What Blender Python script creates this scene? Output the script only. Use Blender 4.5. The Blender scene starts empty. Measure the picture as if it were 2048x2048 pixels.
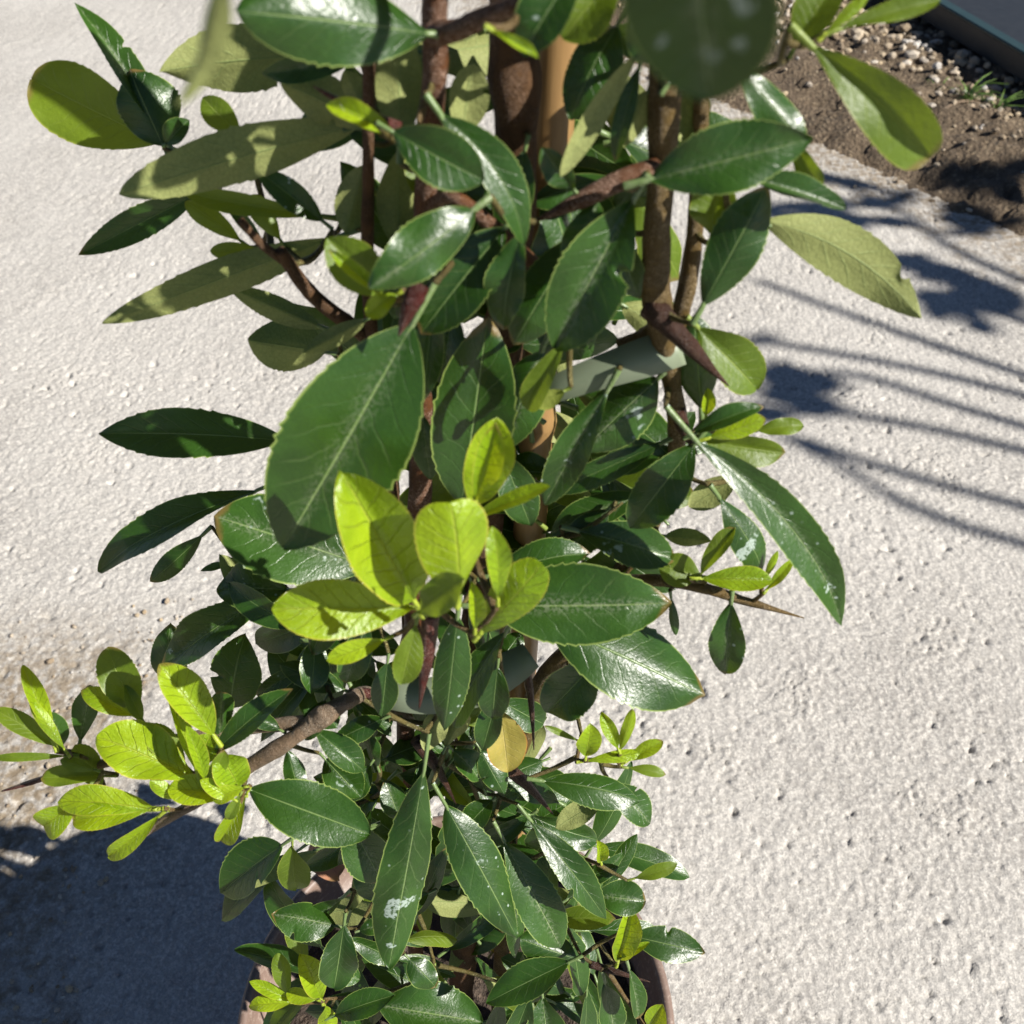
import bpy, bmesh, math, random
import numpy as np
from mathutils import Vector, Matrix, noise as mnoise
R = math.radians
random.seed(7)
sc = bpy.context.scene
col = sc.collection

# ------------------------------------------------------------------ camera
CAM = Vector((0.0, 0.0, 0.7327))
PITCH = R(45)
FPX = 2010.0
RT = Vector((1, 0, 0))
FW = Vector((0, math.cos(PITCH), -math.sin(PITCH)))
UP = Vector((0, math.sin(PITCH), math.cos(PITCH)))
cd = bpy.data.cameras.new('camera'); cam = bpy.data.objects.new('camera', cd); col.objects.link(cam)
cam.location = CAM
cam.rotation_euler = (R(90) - PITCH, 0, 0)
cd.sensor_width = 36; cd.lens = FPX / 2048 * 36
cd.clip_start = 0.01; cd.clip_end = 300
cd.dof.use_dof = True; cd.dof.focus_distance = 0.37; cd.dof.aperture_fstop = 28
sc.camera = cam

# ------------------------------------------------------------------ sky and sun
SUN = Vector((0.742, -0.323, 0.588)).normalized()
w = bpy.data.worlds.new('World'); sc.world = w; w.use_nodes = True
nt = w.node_tree
sky = nt.nodes.new('ShaderNodeTexSky'); sky.sky_type = 'NISHITA'; sky.sun_disc = False
sky.air_density = 0.55; sky.dust_density = 0.1; sky.altitude = 1200
sky.sun_elevation = math.asin(SUN.z); sky.sun_rotation = math.atan2(SUN.x, SUN.y)
bg = nt.nodes['Background']; bg.inputs[1].default_value = 0.05
nt.links.new(sky.outputs[0], bg.inputs[0])
ld = bpy.data.lights.new('sun', 'SUN'); ld.energy = 5.0; ld.angle = R(0.53); ld.color = (1, 0.955, 0.89)
sun = bpy.data.objects.new('sun', ld); col.objects.link(sun)
sun.rotation_euler = SUN.to_track_quat('Z', 'Y').to_euler()
sc.view_settings.view_transform = 'Standard'; sc.view_settings.look = 'None'
sc.view_settings.exposure = 0.95; sc.view_settings.gamma = 1
sc.cycles.max_bounces = 5; sc.cycles.diffuse_bounces = 3; sc.cycles.glossy_bounces = 2; sc.cycles.transmission_bounces = 4

# ------------------------------------------------------------------ placing helpers
def depth(py):
    u = (1024 - py) / FPX
    return 0.2525 / (1 + u * (1.0 if u > 0 else 0.75))
def at_depth(px, py, t):
    return CAM + (RT * ((px - 1024) / FPX) + UP * ((1024 - py) / FPX) + FW) * t
def pt(px, py, d):            # d = centimetres in front of the shrub's front face
    return at_depth(px, py, depth(py) - d * 0.01)
def ground(px, py, z=0.0):
    r = RT * ((px - 1024) / FPX) + UP * ((1024 - py) / FPX) + FW
    return CAM + r * ((z - CAM.z) / r.z)

def new_obj(name, verts, faces, mat, parent=None, uvs=None, smooth=True):
    me = bpy.data.meshes.new(name); me.from_pydata([tuple(v) for v in verts], [], faces)
    if smooth: me.shade_smooth()
    if uvs is not None:
        ul = me.uv_layers.new(name='UVMap')
        for p in me.polygons:
            for li in p.loop_indices:
                ul.data[li].uv = uvs[me.loops[li].vertex_index]
    for m in (mat if isinstance(mat, list) else [mat]): me.materials.append(m)
    o = bpy.data.objects.new(name, me); col.objects.link(o)
    if parent: o.parent = parent; o.matrix_parent_inverse = parent.matrix_world.inverted()
    return o
def tag(o, label, cat, group=None):
    o['label'] = label; o['category'] = cat
    if group: o['group'] = group
    return o
def kind(o, k): o['kind'] = k; return o
def empty(name, loc):
    o = bpy.data.objects.new(name, None); o.location = loc; o.empty_display_size = 0.02; col.objects.link(o)
    o.matrix_world = Matrix.Translation(loc)
    return o

# ------------------------------------------------------------------ node helper
class N:
    def __init__(s, name):
        s.m = bpy.data.materials.new(name); s.m.use_nodes = True
        s.t = s.m.node_tree; s.b = s.t.nodes['Principled BSDF']; s.out = s.t.nodes['Material Output']
    def n(s, ty, **k):
        x = s.t.nodes.new('ShaderNode' + ty)
        for a, v in k.items():
            if a == 'inp':
                for i, val in v.items(): s.put(x, i, val)
            else: setattr(x, a, v)
        return x
    def put(s, x, i, val):
        if hasattr(val, 'links') or isinstance(val, bpy.types.NodeSocket): s.t.links.new(val, x.inputs[i])
        else: x.inputs[i].default_value = val
    def math(s, op, a, b=0.0, c=None, clamp=False):
        x = s.n('Math', operation=op, use_clamp=clamp); s.put(x, 0, a); s.put(x, 1, b)
        if c is not None: s.put(x, 2, c)
        return x.outputs[0]
    def mix(s, f, a, b, blend='MIX'):
        x = s.n('Mix', data_type='RGBA', blend_type=blend); s.put(x, 0, f); s.put(x, 6, a); s.put(x, 7, b)
        return x.outputs[2]
    def ramp(s, f, lo, hi):
        x = s.n('MapRange', interpolation_type='SMOOTHSTEP'); s.put(x, 0, f); x.inputs[1].default_value = lo; x.inputs[2].default_value = hi
        return x.outputs[0]
    def noise(s, vec, scale, detail=4, rough=0.55, dist=0.0):
        x = s.n('TexNoise'); s.put(x, 'Scale', scale); s.put(x, 'Detail', detail); s.put(x, 'Roughness', rough); s.put(x, 'Distortion', dist)
        if vec is not None: s.t.links.new(vec, x.inputs['Vector'])
        return x.outputs[0]
    def vor(s, vec, scale, feature='F1'):
        x = s.n('TexVoronoi', feature=feature); s.put(x, 'Scale', scale)
        if vec is not None: s.t.links.new(vec, x.inputs['Vector'])
        return x.outputs[0]
    def bump(s, h, strength, dist):
        x = s.n('Bump'); s.put(x, 'Strength', strength); s.put(x, 'Distance', dist); s.put(x, 'Height', h)
        return x.outputs[0]
    def obj(s): return s.n('TexCoord').outputs['Object']
def rgb(r, g, b): return (r, g, b, 1)

# ------------------------------------------------------------------ leaf materials
def leaf_mat(name, top, top2, under, under2, rib, trans, tw, rough=0.42, spots=0.0, dust=0.0, edge=None, vein=0.25, spec=0.5, bl=-0.18, bs=0.5, bd=0.0007):
    k = N(name); b = k.b
    uv = k.n('UVMap').outputs[0]
    sp = k.n('SeparateXYZ'); k.put(sp, 0, uv); u, v = sp.outputs[0], sp.outputs[1]
    oi = k.n('ObjectInfo'); rnd = oi.outputs['Random']
    geo = k.n('NewGeometry'); back = geo.outputs['Backfacing']
    oc = k.obj()
    a = k.math('MULTIPLY', k.math('ABSOLUTE', k.math('SUBTRACT', v, 0.5)), 2.0)
    n1 = k.noise(oc, 160, 4); n2 = k.noise(oc, 1150, 2, 0.6); n3 = k.noise(oc, 60, 2)
    # veins
    t = k.math('ADD', k.math('SUBTRACT', k.math('MULTIPLY', u, 8.5), k.math('MULTIPLY', k.math('POWER', a, 0.8), 1.7)), k.math('MULTIPLY', n1, 0.75))
    t = k.math('ADD', t, k.math('MULTIPLY', k.math('GREATER_THAN', v, 0.5), 0.5))
    fr = k.math('ABSOLUTE', k.math('SUBTRACT', k.math('FRACT', t), 0.5))
    lat = k.math('SUBTRACT', 1.0, k.ramp(fr, 0.015, 0.07))
    lat = k.math('MULTIPLY', lat, k.math('SUBTRACT', 1.0, k.ramp(a, 0.5, 0.95)))
    mid = k.math('SUBTRACT', 1.0, k.ramp(a, 0.008, 0.042))
    wv = k.n('VectorMath', operation='ADD'); k.t.links.new(oc, wv.inputs[0]); nz = k.n('TexNoise'); nz.inputs['Scale'].default_value = 500; nz.inputs['Detail'].default_value = 2; k.t.links.new(oc, nz.inputs['Vector']); sc_ = k.n('VectorMath', operation='SCALE'); k.t.links.new(nz.outputs['Color'], sc_.inputs[0]); sc_.inputs['Scale'].default_value = 0.0014; k.t.links.new(sc_.outputs[0], wv.inputs[1])
    ret = k.math('SUBTRACT', 1.0, k.ramp(k.vor(wv.outputs[0], 900, 'DISTANCE_TO_EDGE'), 0.0, 0.16))
    # top colour
    hv = k.ramp(rnd, 0.0, 1.0)
    c = k.mix(k.math('ADD', k.math('MULTIPLY', n1, 0.55), k.math('MULTIPLY', hv, 0.45)), top, top2)
    c = k.mix(k.math('MULTIPLY', k.ramp(n2, 0.45, 0.8), 0.22), c, tuple(min(1, x * 1.6) for x in top2[:3]) + (1,))
    c = k.mix(k.math('MULTIPLY', k.ramp(n3, 0.42, 0.66), 0.55), c, tuple(x * 0.62 for x in top[:3]) + (1,))
    c = k.mix(k.math('MULTIPLY', k.math('MULTIPLY', lat, k.ramp(n3, 0.35, 0.6)), vein), c, rib)
    c = k.mix(k.math('MULTIPLY', k.math('SUBTRACT', 1.0, k.ramp(u, 0.05, 0.55)), 0.35), c, tuple(x * 0.7 for x in top[:3]) + (1,))
    c = k.mix(k.math('MULTIPLY', mid, 0.6), c, rib)
    e = edge or rib
    c = k.mix(k.math('MULTIPLY', k.ramp(a, 0.94, 0.99), 0.7), c, e)
    if dust:
        dm = k.math('MULTIPLY', k.math('SUBTRACT', 1.0, k.ramp(k.math('ADD', a, k.math('MULTIPLY', n3, 0.35)), 0.1, 0.55)), k.ramp(n2, 0.42, 0.62))
        dm = k.math('MULTIPLY', dm, k.math('MULTIPLY', k.ramp(rnd, 0.45, 0.75), dust))
        c = k.mix(dm, c, rgb(0.36, 0.36, 0.28))
    if spots:
        s1 = k.ramp(k.noise(oc, 95, 3, 0.6), 0.66, 0.69)
        s2 = k.math('SUBTRACT', 1.0, k.ramp(k.vor(oc, 330), 0.10, 0.17))
        s2 = k.math('MULTIPLY', s2, k.ramp(k.noise(oc, 70, 1), 0.5, 0.6))
        s1 = k.math('MULTIPLY', s1, k.ramp(n2, 0.36, 0.5))
        sm = k.math('MULTIPLY', k.math('MAXIMUM', s1, s2), k.math('MULTIPLY', k.math('GREATER_THAN', k.math('FRACT', k.math('MULTIPLY', rnd, 7.31)), 0.68), spots))
        c = k.mix(sm, c, rgb(0.42, 0.5, 0.45))
    bt = k.math('MULTIPLY', k.ramp(k.math('ADD', k.math('ADD', u, k.math('MULTIPLY', a, 0.06)), k.math('MULTIPLY', n1, 0.10)), 1.0, 1.05), k.math('GREATER_THAN', k.math('FRACT', k.math('MULTIPLY', rnd, 13.7)), 0.6))
    c = k.mix(k.math('MULTIPLY', bt, 0.8), c, rgb(0.16, 0.10, 0.03))
    # underside
    cu = k.mix(k.math('ADD', k.math('MULTIPLY', n1, 0.6), k.math('MULTIPLY', hv, 0.4)), under, under2)
    cu = k.mix(k.math('MULTIPLY', k.math('MULTIPLY', ret, n2), 0.55), cu, tuple(x * 0.5 for x in under[:3]) + (1,))
    cu = k.mix(k.math('MULTIPLY', k.math('MAXIMUM', mid, k.math('MULTIPLY', lat, 0.5)), 0.5), cu, rib)
    cc = k.mix(back, c, cu)
    k.put(b, 'Base Color', cc)
    rg = k.math('ADD', rough, k.math('MULTIPLY', n1, 0.12)); rg = k.math('ADD', rg, k.math('MULTIPLY', back, 0.25))
    k.put(b, 'Roughness', rg)
    k.put(b, 'Specular IOR Level', k.math('MULTIPLY', k.math('SUBTRACT', 1.0, k.math('MULTIPLY', back, 0.6)), spec))
    h = k.math('ADD', k.math('MULTIPLY', n2, 0.32), k.math('MULTIPLY', k.math('MULTIPLY', ret, back), -0.08))
    h = k.math('ADD', h, k.math('MULTIPLY', lat, bl)); h = k.math('ADD', h, k.math('MULTIPLY', n1, 0.75)); h = k.math('ADD', h, k.math('MULTIPLY', mid, -0.8))
    bp = k.bump(h, bs, bd); k.put(b, 'Normal', bp)
    tl = k.n('BsdfTranslucent'); k.put(tl, 0, k.mix(k.math('MULTIPLY', k.math('MAXIMUM', lat, mid), 0.4), trans, tuple(x * 0.45 for x in trans[:3]) + (1,))); k.put(tl, 1, bp)
    ms = k.n('MixShader'); ms.inputs[0].default_value = tw
    k.t.links.new(b.outputs[0], ms.inputs[1]); k.t.links.new(tl.outputs[0], ms.inputs[2])
    k.t.links.new(ms.outputs[0], k.out.inputs[0])
    return k.m
OLU = (rgb(0.20, 0.22, 0.075), rgb(0.30, 0.33, 0.12))
MAT = {
 'M': leaf_mat('mature_leaf', rgb(0.012, 0.041, 0.004), rgb(0.033, 0.088, 0.010), *OLU, rgb(0.22, 0.31, 0.11), rgb(0.13, 0.23, 0.010), 0.15, 0.29, spots=0.7, dust=0.28, edge=rgb(0.28, 0.36, 0.09), vein=0.13, spec=0.5),
 'O': leaf_mat('olive_leaf', rgb(0.07, 0.125, 0.006), rgb(0.13, 0.19, 0.010), rgb(0.22, 0.26, 0.05), rgb(0.28, 0.32, 0.07), rgb(0.32, 0.40, 0.08), rgb(0.30, 0.40, 0.02), 0.32, 0.4, edge=rgb(0.34, 0.36, 0.06), vein=0.35),
 'Y': leaf_mat('young_leaf', rgb(0.12, 0.235, 0.006), rgb(0.31, 0.42, 0.011), rgb(0.42, 0.50, 0.06), rgb(0.5, 0.58, 0.09), rgb(0.5, 0.58, 0.07), rgb(0.58, 0.66, 0.012), 0.33, 0.32, edge=rgb(0.5, 0.42, 0.07), vein=0.28, spec=0.5, bl=-0.9, bs=0.7, bd=0.0011),
 'X': leaf_mat('old_leaf', rgb(0.30, 0.27, 0.05), rgb(0.40, 0.28, 0.06), rgb(0.36, 0.34, 0.10), rgb(0.42, 0.34, 0.1), rgb(0.5, 0.42, 0.15), rgb(0.45, 0.38, 0.06), 0.35, 0.5, edge=rgb(0.6, 0.2, 0.05)),
 'D': leaf_mat('dry_leaf', rgb(0.30, 0.12, 0.06), rgb(0.42, 0.2, 0.1), rgb(0.3, 0.13, 0.07), rgb(0.36, 0.18, 0.1), rgb(0.3, 0.14, 0.08), rgb(0.4, 0.2, 0.08), 0.15, 0.6),
}
MAT['B'] = MAT['Y']; MAT['Q'] = MAT['O']; MAT['U'] = MAT['M']; MAT['V'] = MAT['Y']; MAT['P'] = MAT['O']

# ------------------------------------------------------------------ bark, cane, plastic, pot
def bark(name, c1, c2, fleck, scale=1.0, rough=0.5, fk=0.75):
    k = N(name); oc = k.obj()
    mp = k.n('Mapping'); mp.inputs['Scale'].default_value = (1, 1, 0.35); k.t.links.new(oc, mp.inputs[0])
    n1 = k.noise(mp.outputs[0], 260 * scale, 5, 0.6); n2 = k.noise(oc, 1300 * scale, 3, 0.7, 1.0)
    c = k.mix(n1, c1, c2)
    n3 = k.noise(oc, 700 * scale, 2, 0.5, 3.0)
    fl = k.math('MULTIPLY', k.math('SUBTRACT', 1.0, k.ramp(k.math('ABSOLUTE', k.math('SUBTRACT', n3, 0.5)), 0.015, 0.075)), k.ramp(k.noise(oc, 150, 2), 0.40, 0.56))
    c = k.mix(k.math('MULTIPLY', fl, fk), c, fleck)
    c = k.mix(k.math('MULTIPLY', k.ramp(k.noise(oc, 70, 3), 0.5, 0.7), 0.6), c, tuple(x * 0.45 for x in c1[:3]) + (1,))
    k.put(k.b, 'Base Color', c); k.put(k.b, 'Roughness', rough); k.put(k.b, 'Specular IOR Level', 0.22)
    k.put(k.b, 'Normal', k.bump(k.math('ADD', k.math('ADD', n1, k.math('MULTIPLY', n2, 0.5)), k.math('MULTIPLY', fl, 0.6)), 0.9, 0.0011))
    return k.m
BARK = bark('bark', rgb(0.072, 0.044, 0.012), rgb(0.135, 0.088, 0.026), rgb(0.36, 0.27, 0.15))
BARK_RED = bark('red_bark', rgb(0.055, 0.02, 0.007), rgb(0.11, 0.043, 0.014), rgb(0.45, 0.30, 0.22))
BARK_GREY = bark('grey_bark', rgb(0.13, 0.085, 0.05), rgb(0.22, 0.155, 0.10), rgb(0.42, 0.34, 0.25))
BARK_OLD = bark('trunk_bark', rgb(0.05, 0.025, 0.010), rgb(0.12, 0.06, 0.024), rgb(0.22, 0.14, 0.09), rough=0.75)
THORN = bark('thorn', rgb(0.032, 0.006, 0.004), rgb(0.10, 0.016, 0.010), rgb(0.36, 0.22, 0.18), 1.0, 0.32, 0.45)
THORN_B = bark('brown_thorn', rgb(0.022, 0.009, 0.006), rgb(0.06, 0.024, 0.014), rgb(0.25, 0.17, 0.12), 1.0, 0.3, 0.3)
TWIG = bark('twig', rgb(0.08, 0.055, 0.018), rgb(0.11, 0.095, 0.025), rgb(0.35, 0.32, 0.14))
def cane_mat():
    k = N('cane'); oc = k.obj()
    mp = k.n('Mapping'); mp.inputs['Scale'].default_value = (1, 1, 0.06); k.t.links.new(oc, mp.inputs[0])
    n1 = k.noise(mp.outputs[0], 500, 4); n2 = k.noise(oc, 45, 4)
    c = k.mix(n1, rgb(0.19, 0.11, 0.042), rgb(0.31, 0.185, 0.07)); c = k.mix(k.math('MULTIPLY', k.ramp(n2, 0.52, 0.7), 0.7), c, rgb(0.2, 0.09, 0.035))
    k.put(k.b, 'Base Color', c); k.put(k.b, 'Roughness', 0.42); k.put(k.b, 'Normal', k.bump(n1, 0.3, 0.0005)); return k.m
CANE = cane_mat()
def tie_mat():
    k = N('tie_plastic'); n1 = k.noise(k.obj(), 220, 4)
    k.put(k.b, 'Base Color', k.mix(n1, rgb(0.19, 0.235, 0.15), rgb(0.27, 0.31, 0.21))); k.put(k.b, 'Roughness', 0.45)
    tl = k.n('BsdfTranslucent'); tl.inputs[0].default_value = rgb(0.4, 0.48, 0.34)
    ms = k.n('MixShader'); ms.inputs[0].default_value = 0.25
    k.t.links.new(k.b.outputs[0], ms.inputs[1]); k.t.links.new(tl.outputs[0], ms.inputs[2]); k.t.links.new(ms.outputs[0], k.out.inputs[0]); return k.m
TIE = tie_mat()
def pot_mat():
    k = N('pot_plastic'); oc = k.obj(); n1 = k.noise(oc, 30, 5); n2 = k.noise(oc, 400, 4, 0.7)
    c = k.mix(n1, rgb(0.13, 0.085, 0.065), rgb(0.20, 0.14, 0.11)); c = k.mix(k.math('MULTIPLY', k.ramp(n2, 0.5, 0.75), 0.6), c, rgb(0.40, 0.33, 0.27))
    k.put(k.b, 'Base Color', c); k.put(k.b, 'Roughness', 0.5); k.put(k.b, 'Normal', k.bump(n2, 0.2, 0.0005)); return k.m
POT = pot_mat()
def soil_mat(name, c1, c2, c3):
    k = N(name); oc = k.obj(); n1 = k.noise(oc, 22, 5, 0.7); n2 = k.noise(oc, 130, 4, 0.75); v = k.vor(oc, 150)
    c = k.mix(n1, c1, c2); c = k.mix(k.math('MULTIPLY', k.ramp(n2, 0.5, 0.72), 0.8), c, c3)
    k.put(k.b, 'Base Color', c); k.put(k.b, 'Roughness', 0.9)
    k.put(k.b, 'Normal', k.bump(k.math('ADD', n2, k.math('MULTIPLY', v, 0.6)), 1.0, 0.006)); return k.m
SOIL = soil_mat('garden_soil', rgb(0.055, 0.036, 0.021), rgb(0.15, 0.108, 0.065), rgb(0.32, 0.25, 0.16))
MIX = soil_mat('potting_mix', rgb(0.03, 0.02, 0.014), rgb(0.06, 0.042, 0.028), rgb(0.14, 0.1, 0.07))

# ------------------------------------------------------------------ setting: concrete, soil, gravel
def concrete_mat():
    k = N('concrete'); oc = k.obj()
    n0 = k.noise(oc, 3.2, 3, 0.6); n1 = k.noise(oc, 95, 4, 0.62, 0.3); n2 = k.noise(oc, 330, 4, 0.7); n3 = k.noise(oc, 28, 2, 0.5)
    n4 = k.noise(oc, 900, 2, 0.7)
    c = k.mix(k.ramp(n0, 0.3, 0.7), rgb(0.35, 0.33, 0.30), rgb(0.46, 0.44, 0.405))
    c = k.mix(k.math('MULTIPLY', k.ramp(n2, 0.46, 0.60), 0.75), c, rgb(0.66, 0.63, 0.57))
    c = k.mix(k.math('MULTIPLY', k.ramp(n4, 0.48, 0.62), 0.6), c, rgb(0.25, 0.235, 0.22))
    c = k.mix(k.math('MULTIPLY', k.ramp(n1, 0.56, 0.70), 0.4), c, rgb(0.30, 0.28, 0.26))
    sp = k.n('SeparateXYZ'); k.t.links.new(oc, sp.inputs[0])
    # worn earth stain along the left side, widened to paint its shadow darker, and next to the soil bed
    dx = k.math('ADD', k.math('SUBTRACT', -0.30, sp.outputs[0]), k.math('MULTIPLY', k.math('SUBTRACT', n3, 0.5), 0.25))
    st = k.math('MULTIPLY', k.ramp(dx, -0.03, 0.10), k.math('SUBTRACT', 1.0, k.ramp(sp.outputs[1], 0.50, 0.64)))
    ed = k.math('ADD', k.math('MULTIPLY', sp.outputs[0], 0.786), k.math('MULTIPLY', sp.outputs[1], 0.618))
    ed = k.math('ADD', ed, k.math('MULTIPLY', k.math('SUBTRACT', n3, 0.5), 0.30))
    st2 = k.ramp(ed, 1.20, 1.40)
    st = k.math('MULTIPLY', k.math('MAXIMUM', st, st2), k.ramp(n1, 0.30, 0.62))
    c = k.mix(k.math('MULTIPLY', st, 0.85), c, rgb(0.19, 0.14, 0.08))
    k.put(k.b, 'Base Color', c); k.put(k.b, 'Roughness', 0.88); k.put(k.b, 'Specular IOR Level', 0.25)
    k.put(k.b, 'Normal', k.bump(k.math('ADD', n2, k.math('MULTIPLY', n4, 0.6)), 0.5, 0.003)); return k.m
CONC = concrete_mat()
g = new_obj('ground', [(-60, -60, -0.06), (60, -60, -0.06), (60, 60, -0.06), (-60, 60, -0.06)], [(0, 1, 2, 3)], SOIL); kind(g, 'structure')
# concrete pavement, one corner cut by the soil bed along a diagonal edge
EA, EB = Vector((0.504, 1.556)), Vector((0.723, 1.275)); ED = (EB - EA).normalized(); EN = Vector((-ED.y, ED.x))
if EN.x < 0: EN = -EN
def gnoise(x, y, seed):
    xi = np.floor(x).astype(np.int64); yi = np.floor(y).astype(np.int64); fx = x - xi; fy = y - yi
    def h(i, j):
        n = (i * 374761393 + j * 668265263 + seed * 974711) & 0x7fffffff
        n = ((n ^ (n >> 13)) * 1274126177) & 0x7fffffff
        return ((n ^ (n >> 16)) & 0xffff) / 65535.0 * 2 * np.pi
    def g(i, j, dx, dy):
        a = h(i, j); return np.cos(a) * dx + np.sin(a) * dy
    u = fx * fx * fx * (fx * (fx * 6 - 15) + 10); v = fy * fy * fy * (fy * (fy * 6 - 15) + 10)
    a0 = g(xi, yi, fx, fy) * (1 - u) + g(xi + 1, yi, fx - 1, fy) * u
    a1 = g(xi, yi + 1, fx, fy - 1) * (1 - u) + g(xi + 1, yi + 1, fx - 1, fy - 1) * u
    return (a0 * (1 - v) + a1 * v) * 1.5
def axis(a, b, lo, hi, st, gr):
    core = list(np.arange(a, b, st)); d, x, left = st, a, []
    while x > lo: d *= gr; x -= d; left.append(x)
    d, x, right = st, core[-1], []
    while x < hi: d *= gr; x += d; right.append(x)
    return np.array(left[::-1] + core + right)
gx = axis(-0.56, 0.62, -7, 7, 0.0021, 1.012); gy = axis(0.16, 0.95, -6, 7, 0.0021, 1.006)
gx = gx[np.concatenate([np.arange(len(gx))])]
XX, YY = np.meshgrid(gx, gy)
def conc_h(X, Y):
    d = gnoise(X * 40, Y * 40, 1); wx, wy = X + 0.0025 * gnoise(X * 90, Y * 90, 7), Y + 0.0025 * gnoise(X * 90, Y * 90, 8)
    z = 0.0006 * d + 0.0008 * gnoise(wx * 85, wy * 85, 2) + 0.0017 * np.abs(gnoise(wx * 170, wy * 170, 3)) + 0.0019 * gnoise(wx * 290, wy * 290, 4)
    m = np.clip((gnoise(X * 14, Y * 14, 9) + 0.25) * 1.2, 0.6, 1.15)
    p = np.clip(gnoise(wx * 105, wy * 105, 5) - 0.46, 0, 1) * np.clip(gnoise(X * 9, Y * 9, 6) + 0.55, 0, 1)
    z = z * m - 0.011 * p
    return z - 0.0012
ZZ = conc_h(XX, YY)
far = np.clip(np.maximum(np.maximum(np.abs(XX) - 1.2, YY - 2.6), -YY - 0.2) / 1.0, 0, 1); ZZ = ZZ * (1 - far)
edge_s = (XX - EA.x) * EN.x + (YY - EA.y) * EN.y + 0.012 * gnoise(XX * 20, YY * 20, 12)
ZZ = np.where(edge_s > 0.015, -0.05, ZZ)
nx_, ny_ = len(gx), len(gy)
idx = np.arange(nx_ * ny_).reshape(ny_, nx_)
quads = np.stack([idx[:-1, :-1], idx[:-1, 1:], idx[1:, 1:], idx[1:, :-1]], -1).reshape(-1, 4)
es = edge_s.reshape(-1); quads = quads[(es[quads] < 0.06).all(1)]
me = bpy.data.meshes.new('pavement'); me.vertices.add(nx_ * ny_)
me.vertices.foreach_set('co', np.stack([XX, YY, ZZ], -1).astype(np.float32).reshape(-1))
me.loops.add(len(quads) * 4); me.loops.foreach_set('vertex_index', quads.astype(np.int32).reshape(-1))
me.polygons.add(len(quads)); me.polygons.foreach_set('loop_start', (np.arange(len(quads)) * 4).astype(np.int32)); me.polygons.foreach_set('loop_total', np.full(len(quads), 4, np.int32))
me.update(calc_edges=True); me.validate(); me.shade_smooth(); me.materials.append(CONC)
o = bpy.data.objects.new('pavement', me); col.objects.link(o); kind(o, 'structure')
# soil bed, uneven, spilling over the slab's edge
def soil_h(x, y):
    s = (Vector((x, y)) - EA).dot(EN)
    n = mnoise.fractal(Vector((x * 9, y * 9, 0)), 1.0, 2.0, 4) * 0.016 + mnoise.fractal(Vector((x * 45, y * 45, 3)), 0.6, 2.0, 4) * 0.011
    return max(-0.02, min(0.03, s * 0.16)) + n - 0.004
NX, NY = 200, 210
X0, X1, Y0, Y1 = -0.35, 2.4, 0.9, 3.4
sv = [(X0 + (X1 - X0) * i / NX, Y0 + (Y1 - Y0) * j / NY) for j in range(NY + 1) for i in range(NX + 1)]
sv = [(x, y, soil_h(x, y)) for x, y in sv]
sf = []
for j in range(NY):
    for i in range(NX):
        q = j * (NX + 1) + i; f = (q, q + 1, q + NX + 2, q + NX + 1)
        if max(sv[t][2] for t in f) > -0.012: sf.append(f)
kind(new_obj('soil_bed', sv, sf, SOIL), 'structure')

def stone_mat():
    k = N('stone'); geo = k.n('NewGeometry'); rp = geo.outputs['Random Per Island']; n = k.noise(k.obj(), 300, 4)
    cr = k.n('ValToRGB'); k.t.links.new(rp, cr.inputs[0]); e = cr.color_ramp.elements
    e[0].color = rgb(0.16, 0.12, 0.08); e[1].color = rgb(0.52, 0.5, 0.47)
    for p, c in ((0.3, rgb(0.30, 0.22, 0.13)), (0.5, rgb(0.38, 0.33, 0.27)), (0.7, rgb(0.42, 0.32, 0.19))): x = e.new(p); x.color = c
    k.put(k.b, 'Base Color', k.mix(k.math('MULTIPLY', n, 0.5), cr.outputs[0], rgb(0.2, 0.17, 0.13))); k.put(k.b, 'Roughness', 0.85); k.put(k.b, 'Normal', k.bump(n, 0.5, 0.002)); return k.m
STONE = stone_mat()
bmi = bmesh.new(); bmesh.ops.create_icosphere(bmi, subdivisions=1, radius=1)
IV = [v.co.copy() for v in bmi.verts]; IF = [tuple(v.index for v in f.verts) for f in bmi.faces]; bmi.free()
def gravel(spots):
    V, F = [], []
    for (x, y, z, r) in spots:
        b = len(V); q = Matrix.Rotation(random.uniform(0, 6.28), 3, 'Z'); s = Vector((random.uniform(.7, 1.3), random.uniform(.6, 1.1), random.uniform(.45, .8))) * r
        for v in IV:
            k = random.uniform(0.8, 1.15); V.append(q @ Vector((v.x * s.x * k, v.y * s.y * k, v.z * s.z * k)) + Vector((x, y, z + s.z * 0.35)))
        F += [tuple(i + b for i in f) for f in IF]
    return V, F
ga_, gb_ = ground(1895, 18, .05), ground(2048, 108, .05); td_ = gb_ - ga_; td_.z = 0; td_.normalize(); tn_ = Vector((-td_.y, td_.x, 0)); tn_ = tn_ if tn_.x > 0 else -tn_; to_ = ga_ - td_ * 0.55; to_.z = 0
sp = []
rg = random.Random(3)
while len(sp) < 6500:
    x, y = rg.uniform(0.2, 2.0), rg.uniform(1.0, 3.0); s = (Vector((x, y)) - EA).dot(EN)
    if s < -0.07 or (s < 0.12 and rg.random() > 0.15): continue
    far = max(0, min(1, (s - 0.2) / 0.25))
    if rg.random() > 0.22 + 0.78 * far: continue
    tq = Vector((x, y, 0)) - to_
    if -0.02 < tq.dot(td_) < 1.22 and -0.03 < tq.dot(tn_) < 0.84: continue
    sp.append((x, y, max(0, soil_h(x, y)), rg.uniform(0.0025, 0.008) + 0.010 * far * rg.random() ** 2))
kind(new_obj('gravel', *gravel(sp), STONE, smooth=False), 'stuff')
sp = []
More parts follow.
